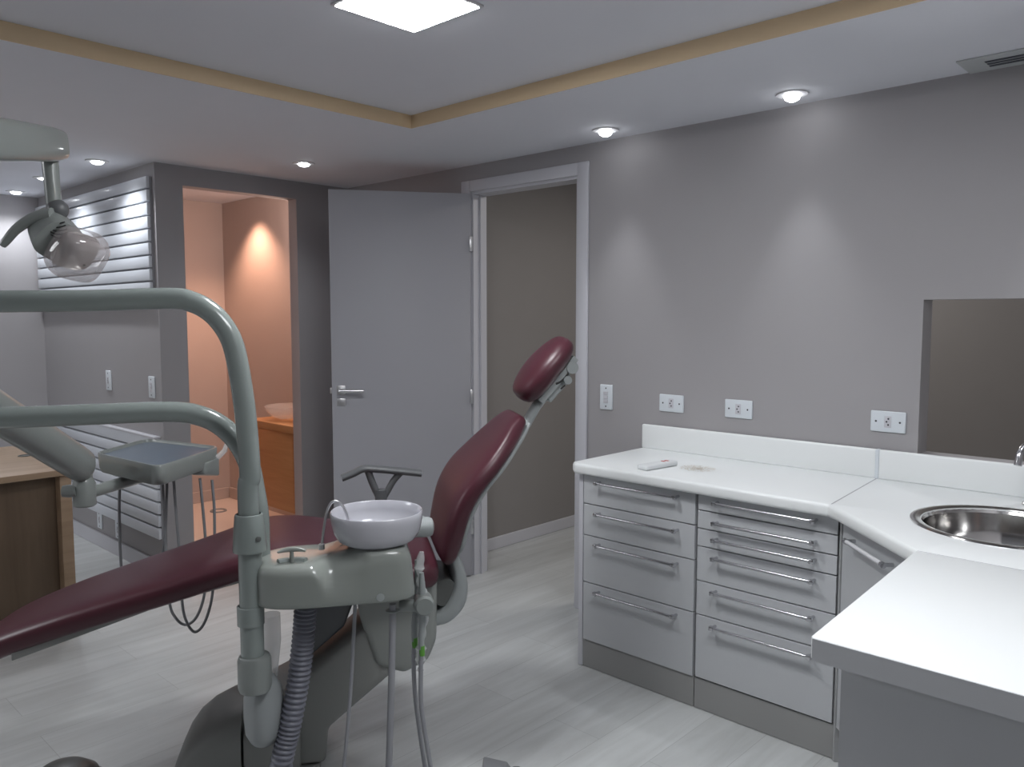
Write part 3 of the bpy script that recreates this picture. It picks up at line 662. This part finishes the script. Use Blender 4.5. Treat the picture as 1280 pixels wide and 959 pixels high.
for f0, f1 in ((.70, .96),):
    a_, b_ = F_+(R_-F_)*f0, F_+(R_-F_)*f1; inw = (cen-(a_+b_)/2); inw.z = 0; inw.normalize()
    hb_.prism([a_+Vector((0, 0, -.03)), b_+Vector((0, 0, -.03)), b_+Vector((0, 0, -.10)), a_+Vector((0, 0, -.075))], inw*.05, 0, .008)
hb_.build('handpiece_holder', 'plast', tr, smooth=40)
def hose(pts, v_, r_=.0050): MB().tube(smoothpath([onv(x_, y_, v_+dv) for x_, y_, dv in pts], 7), r_, 10).build('hose', 'hose', tr)
vh = -.33
hose([(217, 598, 0), (220, 640, 0), (225, 700, 0), (228, 756, 0), (234, 779, 0), (243, 790, 0), (253, 783, 0), (261, 764, 0), (266, 738, 0), (268, 690, 0), (268, 640, 0), (265, 600, 0)], vh)
hose([(203, 600, 0), (205, 640, 0), (208, 700, 0), (212, 754, 0), (220, 773, 0), (231, 781, 0), (243, 775, 0), (252, 757, 0), (257, 730, 0), (257, 680, 0), (253, 630, 0), (250, 598, 0)], vh-.02)
hose([(150, 600, 0), (149, 640, 0), (151, 700, 0), (155, 735, 0), (168, 755, 0), (186, 750, 0), (199, 720, 0), (206, 670, 0), (208, 630, 0), (209, 600, 0)], vh-.03)
MB().tube([onv(272, 572, vh), onv(281, 563, vh), onv(284, 552, vh)], [.010, .009, .006], 14).build('syringe_tip', 'cloud', tr)

# ------------------------------------------------------------------ operating light
ol_ = thing('operating_light', C(PS, PV, .93), 'grey dental operating light on a long bent tube', 'dental light', rot=ROT)
E1 = onv(-75, 379, .50)
tp = [C(PS, PV, .90), C(PS, PV, 1.0), onv(312.5, 590, .50), onv(307, 520, .50), onv(299, 465, .50), onv(291, 430, .50), onv(279, 407, .50), onv(262, 389, .50), onv(240, 377.5, .50), onv(212, 373, .50), onv(110, 376, .50), onv(0, 377, .50), E1]
MB().tube(smoothpath(tp, 8), .0262, 24).build('bent_tube', 'tube', ol_)
def at(px, py, dep): r_ = ray(px, py); return CAM+r_*(dep/r_.dot(FH))
DL = 2.5
AE = at(66, 181, DL); A0 = at(-75, 168, (E1-CAM).dot(FH))
MB().tube([E1+Vector((0, 0, -.03)), A0], .026, 20).build('riser', 'tube', ol_)
adir = (AE-A0).normalized()
MB().tube([A0-adir*.05, A0, A0+(AE-A0)*.5, AE-adir*.05, AE, AE+adir*.018, AE+adir*.026], [.04, .055, .055, .050, .046, .044, .03], 36, flat=.9, up=Vector((0, 0, 1)), sq=4).build('upper_arm', 'plast', ol_)
MB().tube([at(62, 196, DL), at(65, 230, DL), at(68, 262, DL)], [.024, .022, .022], 20).build('post', 'plast', ol_)
bl = at(72, 262, DL); m = MB(); m.lathe([(.031*math.sin(PI*i/14)+.0005, -.031*math.cos(PI*i/14)) for i in range(15)], bl, 28); m.build('ball_joint', 'arm', ol_)
AX = (RT*.60+DN*.62-FW*.50).normalized()
hcx = at(66, 289, DL)
hd_ = MB().lathe([(.010, -.070), (.038, -.064), (.052, -.045), (.058, -.01), (.062, .03), (.064, .062), (.05, .066)], hcx, 36, axis=AX, sq=3, x0=RT-DN).build('lamp_housing', 'plast', ol_, smooth=50)
for i in range(5):
    q = [at(59+i*1.2+x_, 276+i*4.4+y_, DL-.066-.002*i) for x_, y_ in ((0, 0), (5, 2.8), (10, 4), (17, 3), (22, 1.5))]
    MB().tube(smoothpath(q, 4), .0019, 8).build('vent_slot', 'dark', hd_)
hw = [at(66, 268, DL-.04), at(50, 270, DL-.04), at(34, 277, DL-.04), at(19, 288, DL-.04), at(8, 301, DL-.04), at(3, 307, DL-.04)]
hwp = smoothpath(hw, 6); MB().tube(hwp, [.020-.010*i/(len(hwp)-1) for i in range(len(hwp))], 16, flat=1.2).build('handle', 'plast', ol_)
sc_ = at(96, 317, DL-.02)
SX = (RT-DN*.15).normalized()
MB().lathe([(a_*.86, b_*.86) for a_, b_ in ((.066, -.058), (.080, -.045), (.090, -.02), (.092, .01), (.086, .045), (.072, .064), (.05, .074), (.004, .076))], sc_, 56, axis=AX, sq=3.6, x0=RT*.8+DN*.6, cap=False).build('clear_shield', 'shield', ol_, smooth=60)
MB().lathe([(.018, -.050), (.048, -.042), (.064, -.012), (.062, -.009), (.043, -.032), (.01, -.040)], sc_, 40, axis=AX, sq=3, x0=RT*.8+DN*.6).build('reflector', 'lampin', ol_, smooth=60)
MB().tube([sc_-AX*.055, sc_-AX*.012], .014, 16).build('bulb_shade', 'arm', ol_)

# ------------------------------------------------------------------ small things on the floor
fp = onz(80, 975, .03); fp.z = 0
t = thing('foot_control', fp, 'dark grey domed foot control at the lower left edge', 'foot control')
MB().lathe([(.105, .001), (.105, .018), (.095, .045), (.065, .068), (.03, .076), (.004, .078)], fp, 40).build('dome', 'foot', t, smooth=60)
MB().lathe([(.120, .001), (.122, .010), (.108, .016)], fp, 40, cap=False).build('skirt', 'basep', t)
fp = onz(622, 962, .02); fp.z = 0
t = thing('foot_switch', fp, 'small grey wedge with black tip at the bottom edge', 'foot switch')
mwF = Matrix.Translation(fp) @ Matrix.Rotation(ROT-.2, 4, 'Z')
MB().prism([mwF @ Vector(q) for q in ((-.05, -.03, .001), (.05, -.03, .001), (.03, -.03, .03), (-.045, -.03, .048))], mwF.to_3x3() @ Vector((0, .06, 0)), 0, .006).build('wedge', 'hose', t)
MB().box((.045, -.012, .004), (.072, .012, .026), .006, 0, mwF).build('tip', 'foot', t)

# ------------------------------------------------------------------ lamps of the rooms beyond, added fill lamps, world
lamp('SPOT', (2.86, 5.42, 2.27), 40, (1, .55, .37), .03, spot=100)
lamp('POINT', (2.92, 4.50, 2.0), 11, (1, .74, .62), .12)
lamp('AREA', (4.1, 2.0, 2.38), 12, (1, .96, .92), .5)
lamp('POINT', (3.9, -.5, 1.5), 5, (1, .97, .95), .15)  # added lamp without a fixture, brightens the hatch reveal
lamp('AREA', (1.3, .5, ZU-.02), 17, (.95, .97, 1), .7)  # added soft fill above the right foreground
lamp('AREA', (.0, -1.6, 1.5), 2.5, (.95, .97, 1), 1.6, (-PI/2, 0, 0), sy=1.4)  # added weak fill behind the camera, no window there
lamp('AREA', (-1.2, 4.2, ZC-.03), 36, (.95, .97, 1), 1.2)  # added ambient fill for the back left of the room
q_ = (Vector((2.314, .705, ZC))-Vector((SK.x, SK.y, .86)))
lamp('SPOT', (SK.x, SK.y, .86), 2.2, (.95, .97, 1), .01, q_.to_track_quat('-Z', 'Y').to_euler(), 24)  # added lamp in the bowl, imitates the sink's reflected glow on the ceiling
wd = bpy.data.worlds.new('world'); sc.world = wd; wd.use_nodes = True
wd.node_tree.nodes['Background'].inputs['Color'].default_value = (.5, .53, .6, 1); wd.node_tree.nodes['Background'].inputs['Strength'].default_value = .05
sc.view_settings.view_transform = 'Standard'; sc.view_settings.look = 'None'; sc.view_settings.exposure = .45; sc.view_settings.gamma = 1
